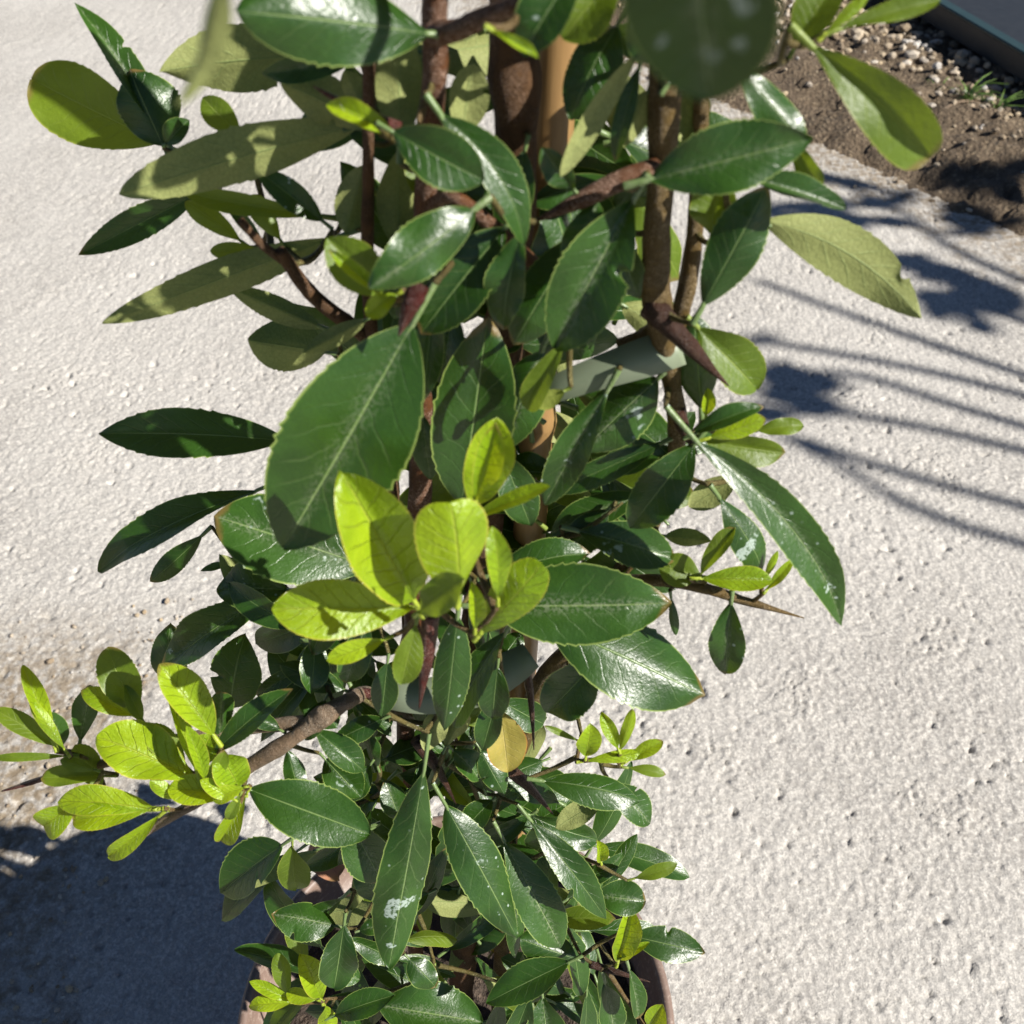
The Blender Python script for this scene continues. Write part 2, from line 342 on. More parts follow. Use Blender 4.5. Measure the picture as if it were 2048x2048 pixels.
while len(sp) < 190:
    x, y = -0.3 - abs(rg.gauss(0, 0.09)), rg.uniform(0.2, 0.62)
    sp.append((x, y, 0.0, rg.uniform(0.0008, 0.0026) * (1.5 if rg.random() < .1 else 1)))
o = new_obj('grit', *gravel(sp), STONE, smooth=False); kind(o, 'stuff')

# ------------------------------------------------------------------ tubes
def catmull(P, n):
    out = []
    for i in range(len(P) - 1):
        a = P[max(i - 1, 0)]; b = P[i]; c = P[i + 1]; d = P[min(i + 2, len(P) - 1)]
        for j in range(n):
            t = j / n
            out.append(0.5 * ((2 * b) + (-a + c) * t + (2 * a - 5 * b + 4 * c - d) * t * t + (-a + 3 * b - 3 * c + d) * t ** 3))
    out.append(P[-1]); return out
def tube(name, P, rad, mat, parent, sides=10, n=6, knob=0.0, seed=0):
    P4 = [Vector((p.x, p.y, p.z, r)) for p, r in zip(P, rad)]
    Q = catmull(P4, n) if len(P) > 1 else P4
    C = [Vector(q[:3]) for q in Q]; rr = [max(q[3], 0.0001) for q in Q]
    V, F = [], []
    ref = Vector((0.3, 0.5, 0.8)).normalized()
    for i, c in enumerate(C):
        t = (C[min(i + 1, len(C) - 1)] - C[max(i - 1, 0)]).normalized()
        a = t.cross(ref); a = a.normalized() if a.length > 1e-4 else t.orthogonal().normalized(); b = t.cross(a)
        for s in range(sides):
            an = 2 * math.pi * s / sides
            k = 1 + (0.10 * max(0, math.sin(i * 0.9 + seed)) ** 6 if knob > .2 else 0) + knob * mnoise.noise(Vector((c.x * 120 + math.cos(an), c.y * 120 + seed, c.z * 120 + math.sin(an))))
            V.append(c + (a * math.cos(an) + b * math.sin(an)) * rr[i] * k)
    for i in range(len(C) - 1):
        for s in range(sides):
            F.append((i * sides + s, i * sides + (s + 1) % sides, (i + 1) * sides + (s + 1) % sides, (i + 1) * sides + s))
    F.append(tuple(range(sides))[::-1]); F.append(tuple((len(C) - 1) * sides + s for s in range(sides)))
    return new_obj(name, V, F, mat, parent), C

# ------------------------------------------------------------------ the pot
PC = Vector((-0.028, 0.1785, 0.0)); PH = 0.20
def lathe(name, prof, mat, c, parent=None, n=72):
    V, F = [], []
    for r, z in prof:
        for s in range(n):
            a = 2 * math.pi * s / n; V.append((c.x + r * math.cos(a), c.y + r * math.sin(a), c.z + z))
    for i in range(len(prof) - 1):
        for s in range(n): F.append((i * n + s, i * n + (s + 1) % n, (i + 1) * n + (s + 1) % n, (i + 1) * n + s))
    return new_obj(name, V, F, mat, parent)
def pot(c, label, k=1.0):
    root = empty('flower_pot', c); tag(root, label, 'flower pot')
    lathe('pot_body', [(0.0005, 0.003), (0.074 * k, 0.002), (0.078 * k, 0.006), (0.098 * k, PH - 0.03), (0.0985 * k, PH - 0.028), (0.095 * k, PH - 0.026), (0.077 * k, 0.012), (0.0005, 0.012)], POT, c, root)
    lathe('rim', [(0.098 * k, PH - 0.034), (0.1055 * k, PH - 0.034), (0.1075 * k, PH - 0.031), (0.1095 * k, PH - 0.004), (0.1085 * k, PH - 0.001), (0.1065 * k, PH), (0.1045 * k, PH - 0.001), (0.1035 * k, PH - 0.004), (0.0988 * k, PH - 0.0345), (0.098 * k, PH - 0.034)], POT, c, root)
    return root
def soil_disc(c, k=1.0):
    V, F = [], []; nr, ns = 14, 48
    for i in range(nr + 1):
        r = 0.0985 * k * i / nr
        for s in range(ns):
            a = 2 * math.pi * s / ns; x, y = c.x + r * math.cos(a), c.y + r * math.sin(a)
            V.append((x, y, PH - 0.03 + mnoise.fractal(Vector((x * 60, y * 60, 1)), 0.9, 2, 4) * 0.006))
    for i in range(nr):
        for s in range(ns): F.append((i * ns + s, i * ns + (s + 1) % ns, (i + 1) * ns + (s + 1) % ns, (i + 1) * ns + s))
    return new_obj('potting_soil', V, F, MIX)
pot(PC, 'brown plastic pot holding the thorny shrub on the concrete')
o = soil_disc(PC); kind(o, 'stuff'); o['label'] = 'dark potting soil inside the brown pot under the shrub'

# ------------------------------------------------------------------ the shrub: stems
SHRUB = empty('firethorn_shrub', PC + Vector((0, 0, PH - 0.03)))
tag(SHRUB, 'thorny evergreen shrub with glossy dark and bright young leaves growing in brown pot', 'shrub')
CROWN = PC + Vector((0, 0, PH - 0.034))
attach = []     # points that twigs may join
def stem(name, P, mat, sides=10, tail=None, knob=0.26, reg=True, parent=SHRUB):
    pts = [pt(p[0], p[1], p[2]) for p in P]; rr = [p[3] * 0.001 for p in P]
    if tail is not None: pts.append(tail); rr.append(rr[-1] * 1.15)
    o, C = tube(name, pts, rr, mat, parent, sides, 7, knob, len(attach))
    if reg: attach.extend(C)
    return o
T = lambda dx, dy: CROWN + Vector((dx, dy, 0))
stem('stem', [(900, -800, 1, 1.5), (874, -260, .4, 1.9), (870, 60, .4, 2.1), (862, 245, .3, 2.15), (850, 470, -.2, 2.3), (842, 760, -.6, 2.5), (842, 940, -.6, 2.9), (826, 1250, -2.2, 3.0), (812, 1490, -4, 3.0)], BARK_RED, 12, T(-.02, .0))
stem('stem', [(1400, -800, 1.5, 2.2), (1345, -150, .2, 2.8), (1331, 150, .2, 2.9), (1326, 340, .2, 2.85), (1312, 480, .3, 2.9), (1312, 600, .4, 2.9), (1340, 740, .2, 2.2), (1354, 860, .1, 2.1), (1330, 1000, -1, 2.3), (1180, 1250, -2.6, 2.8), (1040, 1500, -5, 3.2)], BARK, 12, T(.02, .0))
stem('stem', [(1408, 60, -.6, 1.4), (1402, 240, -.6, 1.5), (1392, 430, -.5, 1.6), (1376, 560, -.4, 1.9), (1345, 700, -.3, 1.9)], BARK, 10)
stem('stem', [(738, -60, -.6, 1.1), (736, 120, -.6, 1.1), (737, 350, -.6, 1.2), (736, 560, -.8, 1.4), (760, 800, -1.2, 1.6), (800, 1100, -2.2, 1.8), (830, 1350, -3.4, 2.2)], BARK_OLD, 10)
stem('trunk', [(1022, -200, -.9, 4.4), (1028, 110, -.9, 4.5), (1032, 340, -1.0, 4.4), (1010, 650, -1.6, 4.5), (975, 1000, -2.6, 4.6), (945, 1350, -4.2, 4.8), (933, 1620, -5.4, 5.0), (930, 1860, -7.5, 5.4)], BARK_OLD, 14, T(0, .0))
# side branches
stem('branch', [(1312, 336, .5, 2.0), (1240, 362, .9, 1.9), (1165, 398, 1.0, 1.6), (1075, 440, 1.1, .35)], BARK_RED, 10, knob=.1)
stem('branch', [(1100, 560, .2, 1.2), (1040, 500, .5, 1.3), (960, 430, .7, 1.3), (905, 395, .6, 1.2), (860, 410, 0, 1.3)], BARK_RED, 10)
stem('branch', [(1240, 690, -.4, 1.5), (1290, 670, -.2, 1.6), (1325, 640, .1, 1.8)], BARK, 8)
stem('branch', [(860, 70, .6, 1.9), (905, 62, 1.0, 1.7), (975, 32, 1.6, 1.5), (1060, 0, 2.2, 1.2)], BARK_RED, 10)
stem('branch', [(815, 1440, -3.4, 2.4), (740, 1390, -.6, 2.2), (700, 1400, 1.2, 2.1), (655, 1428, 1.7, 2.9), (632, 1444, 1.8, 2.8), (605, 1462, 2.0, 2.1), (560, 1492, 2.2, 2.3), (480, 1545, 2.6, 2.1), (400, 1600, 2.8, 1.7), (330, 1640, 2.9, 1.4), (228, 1712, 3.0, .25)], BARK_GREY, 12)
stem('branch', [(640, 1440, 1.6, 2.2), (470, 1460, 1.2, 1.8), (300, 1490, 1.2, 1.4), (200, 1530, 1.3, 1.3), (90, 1556, 1.4, .9), (4, 1582, 1.4, .2)], BARK_GREY, 8)
stem('branch', [(1180, 1170, -1.5, 1.6), (1300, 1160, .2, 1.6), (1390, 1172, .8, 1.5), (1500, 1205, 1.1, 1.1), (1608, 1236, 1.3, .15)], BARK, 10)
stem('branch', [(560, 500, -.6, 1.2), (600, 560, -.8, 1.5), (650, 610, -1, 1.6), (740, 680, -1.2, 1.8)], BARK_OLD, 8)
stem('branch', [(480, 440, -.4, .8), (525, 490, -.5, .9), (580, 530, -.8, 1.2)], BARK_OLD, 8)
stem('branch', [(930, 1030, -1.6, 2.0), (900, 1120, 1.8, 1.8), (850, 1205, 5.6, 1.5)], BARK_RED, 8)
stem('branch', [(1200, 1090, -1.6, 1.2), (1120, 1080, .2, 1.0), (1170, 1060, .5, .8), (1245, 1005, .6, .3)], TWIG, 8)
# thorns
def thorn(P, m=THORN, s=8): return stem('thorn', P, m, s, knob=.22, reg=False)
thorn([(1300, 612, .5, 2.9), (1335, 645, .9, 2.3), (1400, 715, 1.2, 1.4), (1458, 772, 1.4, .12)], THORN_B, 10)
thorn([(1355, 820, .3, 1.9), (1372, 865, .6, 1.2), (1396, 912, .8, .12)], THORN_B)
thorn([(838, 570, 3.4, 1.9), (822, 610, 3.7, 1.6), (797, 672, 3.9, .15)])
thorn([(862, 1225, 5.6, 2.2), (856, 1290, 5.8, 1.8), (848, 1350, 6.0, 1.2), (838, 1418, 6.2, .12)], THORN, 10)
thorn([(800, 258, 1.2, 1.2), (730, 230, 1.2, 1.0), (625, 172, 1.2, .12)])
thorn([(832, 1480, .3, 2.2), (870, 1530, .5, 1.7), (912, 1608, .8, .15)], THORN_B)
thorn([(1012, 1535, .2, 2.2), (1055, 1572, .4, 1.6), (1106, 1628, .6, .15)], THORN_B)
thorn([(1180, 1928, 0, 1.6), (1235, 1945, .2, 1.1), (1300, 1964, .4, .15)], THORN_B)
thorn([(700, 1390, 0.2, 1.8), (740, 1388, 0.3, 1.5), (775, 1412, .5, .3)], THORN)
thorn([(90, 1556, 1.5, .9), (50, 1570, 1.5, .6), (3, 1583, 1.5, .12)], THORN)
thorn([(1050, 1330, -1, 1.5), (1062, 1400, -.8, 1.0), (1068, 1500, -.6, .15)], THORN_B)

# ------------------------------------------------------------------ leaves
leaf_count = 0
rl = random.Random(11)
PROF = {'M': (0.84, 0.80), 'U': (0.82, 0.74), 'O': (0.95, 0.66), 'P': (0.95, 0.66), 'Y': (1.0, 0.66), 'V': (1.0, 0.66), 'B': (0.85, 0.45), 'Q': (0.85, 0.48), 'X': (0.8, 0.7), 'D': (0.7, 0.6)}
VIS_UNDER = set('UVP')
petioles = []
def leaf_geo(P0, P1, hw, Nrm, kd, fold, bend, curve, wav, under, NU=34, NV=8):
    X = (P1 - P0); L = X.length; X.normalize()
    Tn = (Nrm - X * Nrm.dot(X)).normalized()
    if under: Tn = -Tn
    S = Tn.cross(X)
    a, b = PROF[kd]; a *= rl.uniform(.9, 1.15); b *= rl.uniform(.85, 1.15)
    um = a / (a + b); nm = um ** a * (1 - um) ** b
    fo = R(fold); cf, sf_ = math.cos(fo), math.sin(fo)
    ph = rl.uniform(0, 6.28); wvy = rl.uniform(.04, .17); wfr = rl.uniform(6, 13); teeth = rl.uniform(14, 20); recur = rl.uniform(-.03, .05); tws = R(rl.uniform(-26, 26)); asy = rl.uniform(-.07, .07); nib = (rl.uniform(.3, .85), rl.choice((-1, 1)), rl.uniform(.02, .045)) if rl.random() < .16 and kd in 'MU' else None
    V, UV = [], []
    for i in range(NU + 1):
        u = i / NU
        p = (u ** a) * ((1 - u) ** b) / nm if 0 < u < 1 else 0.0
        tf = (u * teeth) % 1.0
        tooth = 1 + 0.085 * (tf ** 2 - 0.4) * (1 if u > .2 else 0) * (1 if kd in 'MUOP' else .5) * (0.5 + 0.5 * math.sin(u * 17 + ph))
        h = hw * p
        h = max(h, hw * (0.035 if u < .5 else 0.02))
        cz = bend * L * (1 - (2 * u - 1) ** 2) - recur * L * max(0, u - .75) * 4
        cx = curve * (1 - (2 * u - 1) ** 2)
        for j in range(NV + 1):
            v = 2 * j / NV - 1
            e = tooth if abs(v) > .99 else 1
            if nib and v * nib[1] > .6 and abs(u - nib[0]) < nib[2]: e *= 1 - .34 * (1 - (abs(u - nib[0]) / nib[2]) ** 2)
            y = v * h * e
            yy = y * (1 + asy * (1 if v > 0 else -1))
            zz = abs(y) * sf_ + hw * (abs(v) ** 2) * wvy * math.sin(u * wfr + ph + (1.7 if v > 0 else 0)) * wav - 0.02 * hw * math.exp(-(v / .12) ** 2)
            zz += 0.10 * h * (1 - v * v) * (0.5)                       # slight quilting between rib and margin
            ta = tws * (u - .5); ct, st_ = math.cos(ta), math.sin(ta); lx, lz = yy * cf, zz
            V.append(P0 + X * (u * L) + S * (lx * ct - lz * st_ + cx) + Tn * (lx * st_ + lz * ct + cz))
            UV.append((u, 0.5 + v / 2))
    F = []
    for i in range(NU):
        for j in range(NV):
            q = i * (NV + 1) + j; F.append((q, q + NV + 1, q + NV + 2, q + 1))
    return V, F, UV, X, Tn, L
def add_leaf(P0, P1, hw, Nrm, kd, fold, bend, curve, wav=1.0, petiole=True, parent=SHRUB, hi=True, sink=None):
    global leaf_count
    under = kd in VIS_UNDER
    V, F, UV, X, Tn, L = leaf_geo(P0, P1, hw, Nrm, kd, fold, bend, curve, wav, under, 80 if hi else 16, 8 if hi else 4)
    # petiole: a thin tube from the blade's base back towards the wood
    Q = P0 - X * min(0.012, L * 0.16) - Tn * L * 0.03
    b = len(V); sd = 5; A = Tn; B = Tn.cross(X); r0 = 0.0006 if L > .02 else 0.0004
    for c, r in ((P0 + X * L * 0.06 - Tn * r0, r0 * .8), (P0, r0), (Q, r0 * 1.3)):
        for s in range(sd):
            an = 6.2832 * s / sd; V.append(c + (A * math.cos(an) + B * math.sin(an)) * r); UV.append((0.02, 0.5))
    for i in range(2):
        for s in range(sd): F.append((b + i * sd + s, b + i * sd + (s + 1) % sd, b + (i + 1) * sd + (s + 1) % sd, b + (i + 1) * sd + s))
    if sink is not None:
        b0 = len(sink[0]); sink[0].extend(V); sink[1].extend(tuple(i + b0 for i in f) for f in F); sink[2].extend(UV); return None
    nm = {'Y': 'young_leaf', 'B': 'young_leaf', 'V': 'young_leaf', 'X': 'yellowed_leaf', 'D': 'dry_leaf'}.get(kd, 'leaf')
    o = new_obj(nm, V, F, MAT[kd], parent, UV)
    leaf_count += 1
    if petiole: petioles.append((Q, kd))
    return o
def L(kd, bx, by, tx, ty, w, d0=0, d1=None, nx=None, ny=None, fold=None, bend=None, curve=0, wav=1.0, sink=None):
    if d1 is None: d1 = d0 + rl.uniform(-.3, .5)
    if nx is None: nx = rl.uniform(-.2, .3)
    if ny is None: ny = rl.uniform(-.2, .3)
    if fold is None: fold = rl.uniform(8, 28) * rl.choice((1, 1, -.7))
    if kd in 'YB' and fold > 0: fold = min(48, max(fold, 18) * 1.4)
    elif abs(fold) < 10: fold *= 2.3
    else: fold *= 1.15
    if bend is None: bend = rl.uniform(.02, .11)
    kb = 0.35 if by > 1400 else 0.6
    P0, P1 = pt(bx, by, d0), at_depth(tx, ty, depth(by) * (1 - kb) + depth(ty) * kb - d1 * 0.01)
    mid = (P0 + P1) / 2; V = (CAM - mid).normalized()
    r = FW.cross(UP); Nr = (V + RT * nx + UP * ny).normalized()
    X = (P1 - P0).normalized(); No = (Nr - X * Nr.dot(X)).normalized()
    t = (mid - CAM).dot(FW)
    Sx = No.cross(X); vis = max(0.4, (Sx - V * Sx.dot(V)).length) * math.cos(R(min(abs(fold), 60)))
    # sideways direction as seen: right hand of the direction of travel
    fs = (X - V * X.dot(V)).length; bend *= fs * fs
    hw = 0.5 * w * (.98 if kd in 'YB' else .89) / FPX * t / vis
    cv = curve / FPX * t * (1 if kd in VIS_UNDER else -1)
    return add_leaf(P0, P1, hw, Nr, kd, fold, bend, cv, wav, d0 < 7.5 and sink is None, SHRUB, sink is None, sink)

LEAVES = []  # top centre rows include hidden leaves added to shade the trunk and cane
exec_rows = '''
# top left
Q 318 285 62 158 165 1 1 -.35 .1 12
M 322 262 150 2 62 .6 .6 .5 .1 30
M 326 292 258 138 140 .2 .2 -.3 .1
M 332 288 378 240 50 1.1 1.1 -.3 0
U 715 252 236 392 118 1 1.4 -.1 -.35 6 .04
M 400 385 157 510 72 0 0 -.4 -.2
U 440 -90 366 205 62 9.6 9.6 -.5 0 40
U 665 112 322 140 140 -1 -1 -.4 -.4
M 862 68 478 22 190 1.2 2.7 .38 .12 -6
M 720 118 525 148 60 -.5 -.4 -.3 0
U 745 255 562 165 105 -.8 -.8 -.3 -.2
U 730 225 690 140 55 -1.5
U 800 290 806 50 105 -.3 -.3 .2 -.2
U 925 278 945 125 90 -.3 -.1 .3 .1
Y 790 272 652 208 46 1.5 1.5 .2 .2 45
M 782 262 968 362 125 2 2.2 -.1 -.1 8
M 882 232 1050 490 92 1.2 1.2 .2 .15 8 .05 -28
M 950 418 740 577 122 2.6 3.6 .36 .05 -10
O 765 592 652 475 108 2.2 2.5 -.1 .2 28
Y 755 585 660 500 32 2.7 3.2 .1 .1 55
Y 795 588 733 632 45 3 3.1
M 1010 455 842 668 138 1 1.2 0 .1
M 1040 468 1005 662 92 1.5 1.5 -.35 0 20
M 1195 400 1150 562 105 .9 1.2 .1 .3 10
M 1160 470 1025 692 125 .6 .8 .1 .2
M 1268 398 1112 698 165 1.6 1.8 -.05 .05 28
O 1130 680 1055 822 62 2 2 -.4 0 25
P 1132 780 1070 812 42 2.2
# top centre
M 1160 -70 1045 112 115 2 2.2 -.3 .1
Y 985 60 1077 117 22 3 3 .1 .3 40
O 1240 -60 1125 78 130 .5 .5 -.2 0
M 1235 50 1140 240 120 -.3 -.3 -.4 -.1
M 1050 300 1010 480 90 -.2 -.2 -.2 .1
M 1385 -270 1425 196 350 8.6 9.0 -.5 .1 10
M 1335 170 1420 40 120 1.5 1.5
M 1335 120 1262 22 110 1.2 1.2
M 1340 60 1460 -60 120 2 2
M 1335 30 1270 -90 110 1.8 1.8
M 1340 -20 1480 -120 130 2.2 2.2
M 1345 150 1490 118 90 1.2 1.2
M 960 320 905 470 90 -.1 0 -.2 .1
M 1110 560 1180 700 100 -.2 0 .1 .1
M 1235 470 1280 600 80 .1 .1 -.3 0
M 905 620 890 780 90 -.2 -.1 -.3 .1
M 1085 700 1010 900 110 .2 .3 -.1 .1
M 1000 900 1060 1050 90 .2 .3 0 .2
M 800 480 790 640 80 -.1 .1 -.2 0
M 1215 1020 1120 1120 80 .2 .4 0 .2
M 700 1170 620 1310 80 .6 .6 -.2 .1
M 735 1240 690 1370 70 .8 .9 .1 .1
U 1275 105 1122 355 54 .8 .8 .4 0
M 1280 130 1228 322 46 .6 .6 -.4 0
U 1297 180 1243 297 58 .2 .2 0 -.2
M 1148 380 1083 292 62 1 1.2 -.3 0
U 1365 288 1376 176 58 -.5 -.5 .3 .1
U 1385 270 1420 200 28 -.5
M 1298 360 1628 276 152 2.2 2.5 -.1 -.05 6 .03
M 1485 145 1612 300 85 .8 .8 .35 .2
O 1590 285 1640 374 52 .5 .4 -.3 -.3
M 1490 352 1690 420 54 1 1 .2 .5 35
M 1404 614 1535 372 122 1.8 1.8 .22 .1 -16 .03
O 1425 470 1435 360 100 .3 .3 -.3 -.2
U 1520 440 1838 632 126 .5 .5 .1 -.2 5 .04 -30
Q 1622 92 1862 322 132 1.5 1.5 0 -.2 25 .03 -12
O 1590 95 1675 -45 95 .6
O 1680 58 1882 -2 48 1 1 .1 .4 20
Y 1650 68 1738 -12 26 1.2
# right middle
M 1402 820 1388 632 105 .5 .5 .1 0
O 1395 655 1515 780 112 .1 .1 .2 .1
Y 1412 832 1415 776 28 .9 .9 .2 .1 40
M 1388 868 1527 812 46 1.5 1.6 -.3 .3 25
Y 1418 876 1532 838 46 1 1.1
O 1510 862 1608 850 40 .3
O 1405 880 1570 905 68 .8 .8 -.2 -.2
M 1392 882 1694 1258 100 2 2.3 .15 .1 24 .04 -36
M 1215 780 1090 1008 85 1.2 1.3 0 .1 18
M 1318 755 1162 905 140 .5 .5 0 .1
M 1325 885 1098 985 62 .3 .2 -.3 -.3
M 1388 890 1258 1060 112 1 1.1 .05 .1 10
U 1478 952 1378 1014 65 -.3 -.3 .3 .2
M 1295 990 1100 1068 78 -.5 -.5 -.2 .3
M 1155 1062 1350 1118 100 .6 .5 -.2 .2
M 1438 995 1530 1144 76 .5 .5 .4 .15 -10
U 1330 1072 1422 1082 42 0
O 1402 1152 1318 1130 78 1 1 -.3 0
O 1402 1148 1472 1055 42 1.3 1.4 -.3 .1
Y 1402 1157 1545 1160 52 1.5 1.6 -.1 .1 25
Y 1535 1178 1588 1116 22 1.5
Y 1530 1155 1556 1102 16 1.3
M 1462 1206 1452 1350 82 1.2 1.2 -.1 .1 8
M 980 1212 1344 1207 186 2.5 2.9 -.15 -.1 5 .03
M 985 1150 1180 1105 80 1.5 1.5 .1 .4
M 1100 1250 1408 1392 188 1.8 2 .25 .18 -6 .05
M 1195 1320 1092 1428 115 1 1 .3 .2 20
M 1342 1195 1352 1270 22 1.5
# centre
M 824 650 567 1092 284 3 3.9 .25 .1 6 .03
M 868 600 848 800 78 .9 1.0 -.2 .1 16
M 775 1325 764 1432 62 1.4 1.6 0 .2 18
M 1000 1380 965 1500 60 1.2 1.4 0 .1 18
M 845 830 862 960 60 .2 .3 -.2 .1
M 922 1015 975 630 182 1.5 1.8 .08 .1 14
Y 945 1015 992 832 98 4.6 5.0 .2 .1 22
Y 950 1000 990 850 58 5.3 5.8 .2 .1 50
Y 948 1036 1102 973 34 4.8 5.3 .1 .4 25
Y 830 1205 683 943 152 6.6 7.4 .05 0 30 .05
Y 828 1215 543 1216 122 6.3 7.1 .05 -.1 15 .06
B 915 1192 902 1008 150 8.0 8.2 .2 .1 -20 .16
Y 996 1195 988 1058 52 7.0 7.2 .3 .1
Q 838 1224 934 1158 85 8.6 9.2 0 .2 22
Y 950 1258 945 1165 36 6.7 7.2 .2 0 40
B 962 1265 1080 1135 96 6.6 7.2 .1 0 -12 .08
O 832 1248 803 1368 66 6.1 6.6 0 -.1 10
Y 770 1278 653 1322 44 5.6 6.1 .2 0 18
M 745 1135 428 1032 192 1.5 1.5 -.2 .2 5
M 915 1232 888 1468 86 3.2 3.4 .12 .45 -8
M 1012 1262 905 1457 78 2.4 2.4 -.5 .1 15
M 995 1335 985 1440 70 1.5
# left middle
M 578 882 200 868 112 .5 .4 -.1 .2 8
U 650 705 495 680 125 -.5 -.5 -.3 0
U 645 655 458 575 58 -.3 -.3
U 672 475 202 650 86 .8 1 0 -.3 14 .02
O 532 506 420 502 42 .2
O 640 432 362 385 50 .6 .6 -.2 -.2 30
O 482 482 370 402 50 .1
M 528 492 450 395 30 .4
O 562 482 500 390 52 0 0
M 645 442 508 335 64 .2 .2 -.2 .2
O 482 272 405 195 66 .1 .1 -.2 .1
U 728 330 690 465 84 -1.2 -1.2
U 800 300 800 500 95 -1 -1
U 735 638 607 706 46 .4 .4 .4 .2
M 515 980 186 1140 80 .8 .6 -.2 .5 24
M 405 1070 300 1165 52 0
M 460 1128 402 1142 18 .1
M 575 1180 432 1180 105 .2 .2 -.2 .2
M 530 1195 330 1335 92 0 -.2 -.2 .2
M 335 1375 340 1248 82 -.4 -.4 -.2 0
M 462 1415 490 1268 116 1 1 -.35 -.1 4
O 272 1425 215 1293 86 1 1 -.2 0 18
Y 268 1432 162 1380 46 1.2 1.2
Y 428 1472 318 1328 78 3.2 3.3 .2 .1 24
Y 395 1545 335 1388 32 3.6 3.8 .2 .1 30
Y 388 1556 193 1472 112 3.4 3.6 .15 .2 20
O 372 1532 288 1450 62 2.8 2.8
Y 395 1532 422 1468 62 3 3
M 428 1505 580 1378 60 3 3.2 -.4 .1 20
M 440 1472 442 1382 62 1.4
M 612 1330 512 1392 42 1.6
M 650 1400 610 1480 54 2.4 2.6 0 .1 20
M 575 1500 600 1590 50 1.6
M 690 1380 560 1330 60 1.5 1.5 -.1 .2
M 560 1460 480 1420 40 1.8
O 112 1492 -14 1418 46 1.6 1.6 .1 .1 24
Y 106 1482 45 1330 36 1.8 1.9 .2 .1 30
M 125 1492 98 1425 46 1.2
O 205 1575 150 1490 62 1.9 2
O 212 1552 84 1556 46 2.1 2.1 .2 .2
M 160 1482 180 1368 56 .6
O 135 1512 -14 1516 20 1.7
Y 410 1560 372 1450 34 4.2 4.4 .2 .1 30
O 415 1570 450 1500 40 4.0 4.1
Y 360 1600 300 1560 30 4.0 4.2
Y 470 1600 400 1560 34 4.6 4.8
O 480 1590 455 1640 28 4.4 4.6
Y 130 1500 60 1400 26 2.2 2.3
O 190 1540 120 1520 30 2.3 2.4
O 285 1440 250 1370 34 1.4 1.5
# lower left
Y 308 1616 113 1602 62 3.4 3.5 .1 .2 20
B 155 1600 84 1655 66 3.2 3.1 .2 .1
Y 302 1620 145 1640 56 3.6 3.6 .1 0 22
Y 318 1632 214 1716 40 3.5 3.4 .3 .1 25
B 478 1575 440 1508 76 3.8 4 .2 .1
Y 474 1590 337 1578 62 3.9 4 .1 .1 22
Y 492 1590 440 1684 46 4 4.1 .2 .1 35
Y 488 1575 425 1600 34 4.4 4.5
M 496 1578 741 1669 132 3 3.3 -.05 0 6 .03
M 565 1690 440 1787 112 1 .6 -.3 .2
O 585 1690 592 1782 74 1 .9 -.2 0
M 630 1460 728 1542 66 1.6 1.7 0 .1 20
M 765 1438 668 1482 56 1.3 1.3 .3 .3
M 650 1518 722 1595 82 .9
M 848 1540 777 1926 116 2.2 2.6 .22 .15 -18 .03
M 892 1612 1032 1874 112 2 2.4 .15 .1 -12 .04
M 1008 1682 1126 1902 100 1.6 2.0 .0 .1 14
M 1062 1642 1212 1838 72 1.8 2.1 .1 .1 18
M 1086 1562 1280 1602 76 1.8 1.9 .15 .35 -14
M 1228 1568 1302 1648 72 .9
U 1205 1598 1112 1655 54 .8 .8 .3 .2
Y 1172 1512 1182 1448 52 2 2.1
Y 1236 1498 1204 1424 30 2
Y 1240 1500 1266 1418 26 1.8
Y 1252 1524 1326 1482 32 1.9
Y 1172 1522 1292 1504 26 2
O 1256 1536 1332 1549 26 1.5
O 1158 1482 1090 1452 15 1.2
X 1000 1420 1015 1542 92 .8 1 .2 0
U 892 1495 932 1425 55 .6 .6 .3 .1
U 880 1420 850 1500 60 .3 .3
M 1158 1762 1237 1733 42 .6 .6 .3 .3
M 1188 1790 1292 1802 78 .8 .9 -.1 0
O 1268 1757 1354 1728 32 1.6 1.7
Y 1202 1724 1194 1680 28 1.6 1.7 .2 .1 50
B 1236 1922 1260 1818 54 2 2.4 .2 .1 40
Y 1242 1916 1298 1885 18 2.1
M 1262 1872 1410 1906 76 1.2 1.4 0 .05 12
M 1138 1924 973 2006 82 1.6 1.8 0 .1 14
M 1152 1918 1040 1878 82 .8
M 1085 1995 1100 2095 95 .6
M 1060 1990 1020 2090 60 .9 1 .3 .2
M 1210 1965 1232 2085 64 .7
M 1258 1938 1276 2036 42 1 1 .4 .2
Y 1300 2056 1326 2008 46 1.5 1.6
O 577 1988 555 1908 42 1.6 1.8
Y 642 1998 602 1908 56 1.8 2 .2 .1 26
Y 588 2002 498 1963 26 1.7 1.7
Y 582 2006 496 2012 32 1.6 1.6
Y 632 2000 574 1984 32 2
Y 650 2010 660 2070 40 1.6
M 672 1852 543 1828 84 .4 .5 .1 .3
M 688 1848 668 1975 88 .7 .8
M 668 2032 792 1990 62 1.9 1.9 -.1 .2 25
M 755 2010 965 2045 130 1.5 1.6 -.05 .05
M 818 1918 872 1974 62 1
M 718 1862 772 1848 36 .6 .6 .4 .2
M 700 1640 765 1765 104 -.4 -.4 -.2 0
M 650 1930 720 1960 50 .4
M 905 1500 960 1560 60 .6 .6 .3 .3
M 960 1500 1010 1590 62 .5
M 985 1600 930 1660 60 .2
M 870 1980 850 2060 60 .7
M 1130 1700 1180 1770 60 .2
M 740 1530 690 1600 60 .4
M 800 1640 770 1560 60 .2
M 760 1800 720 1730 70 -.6
'''
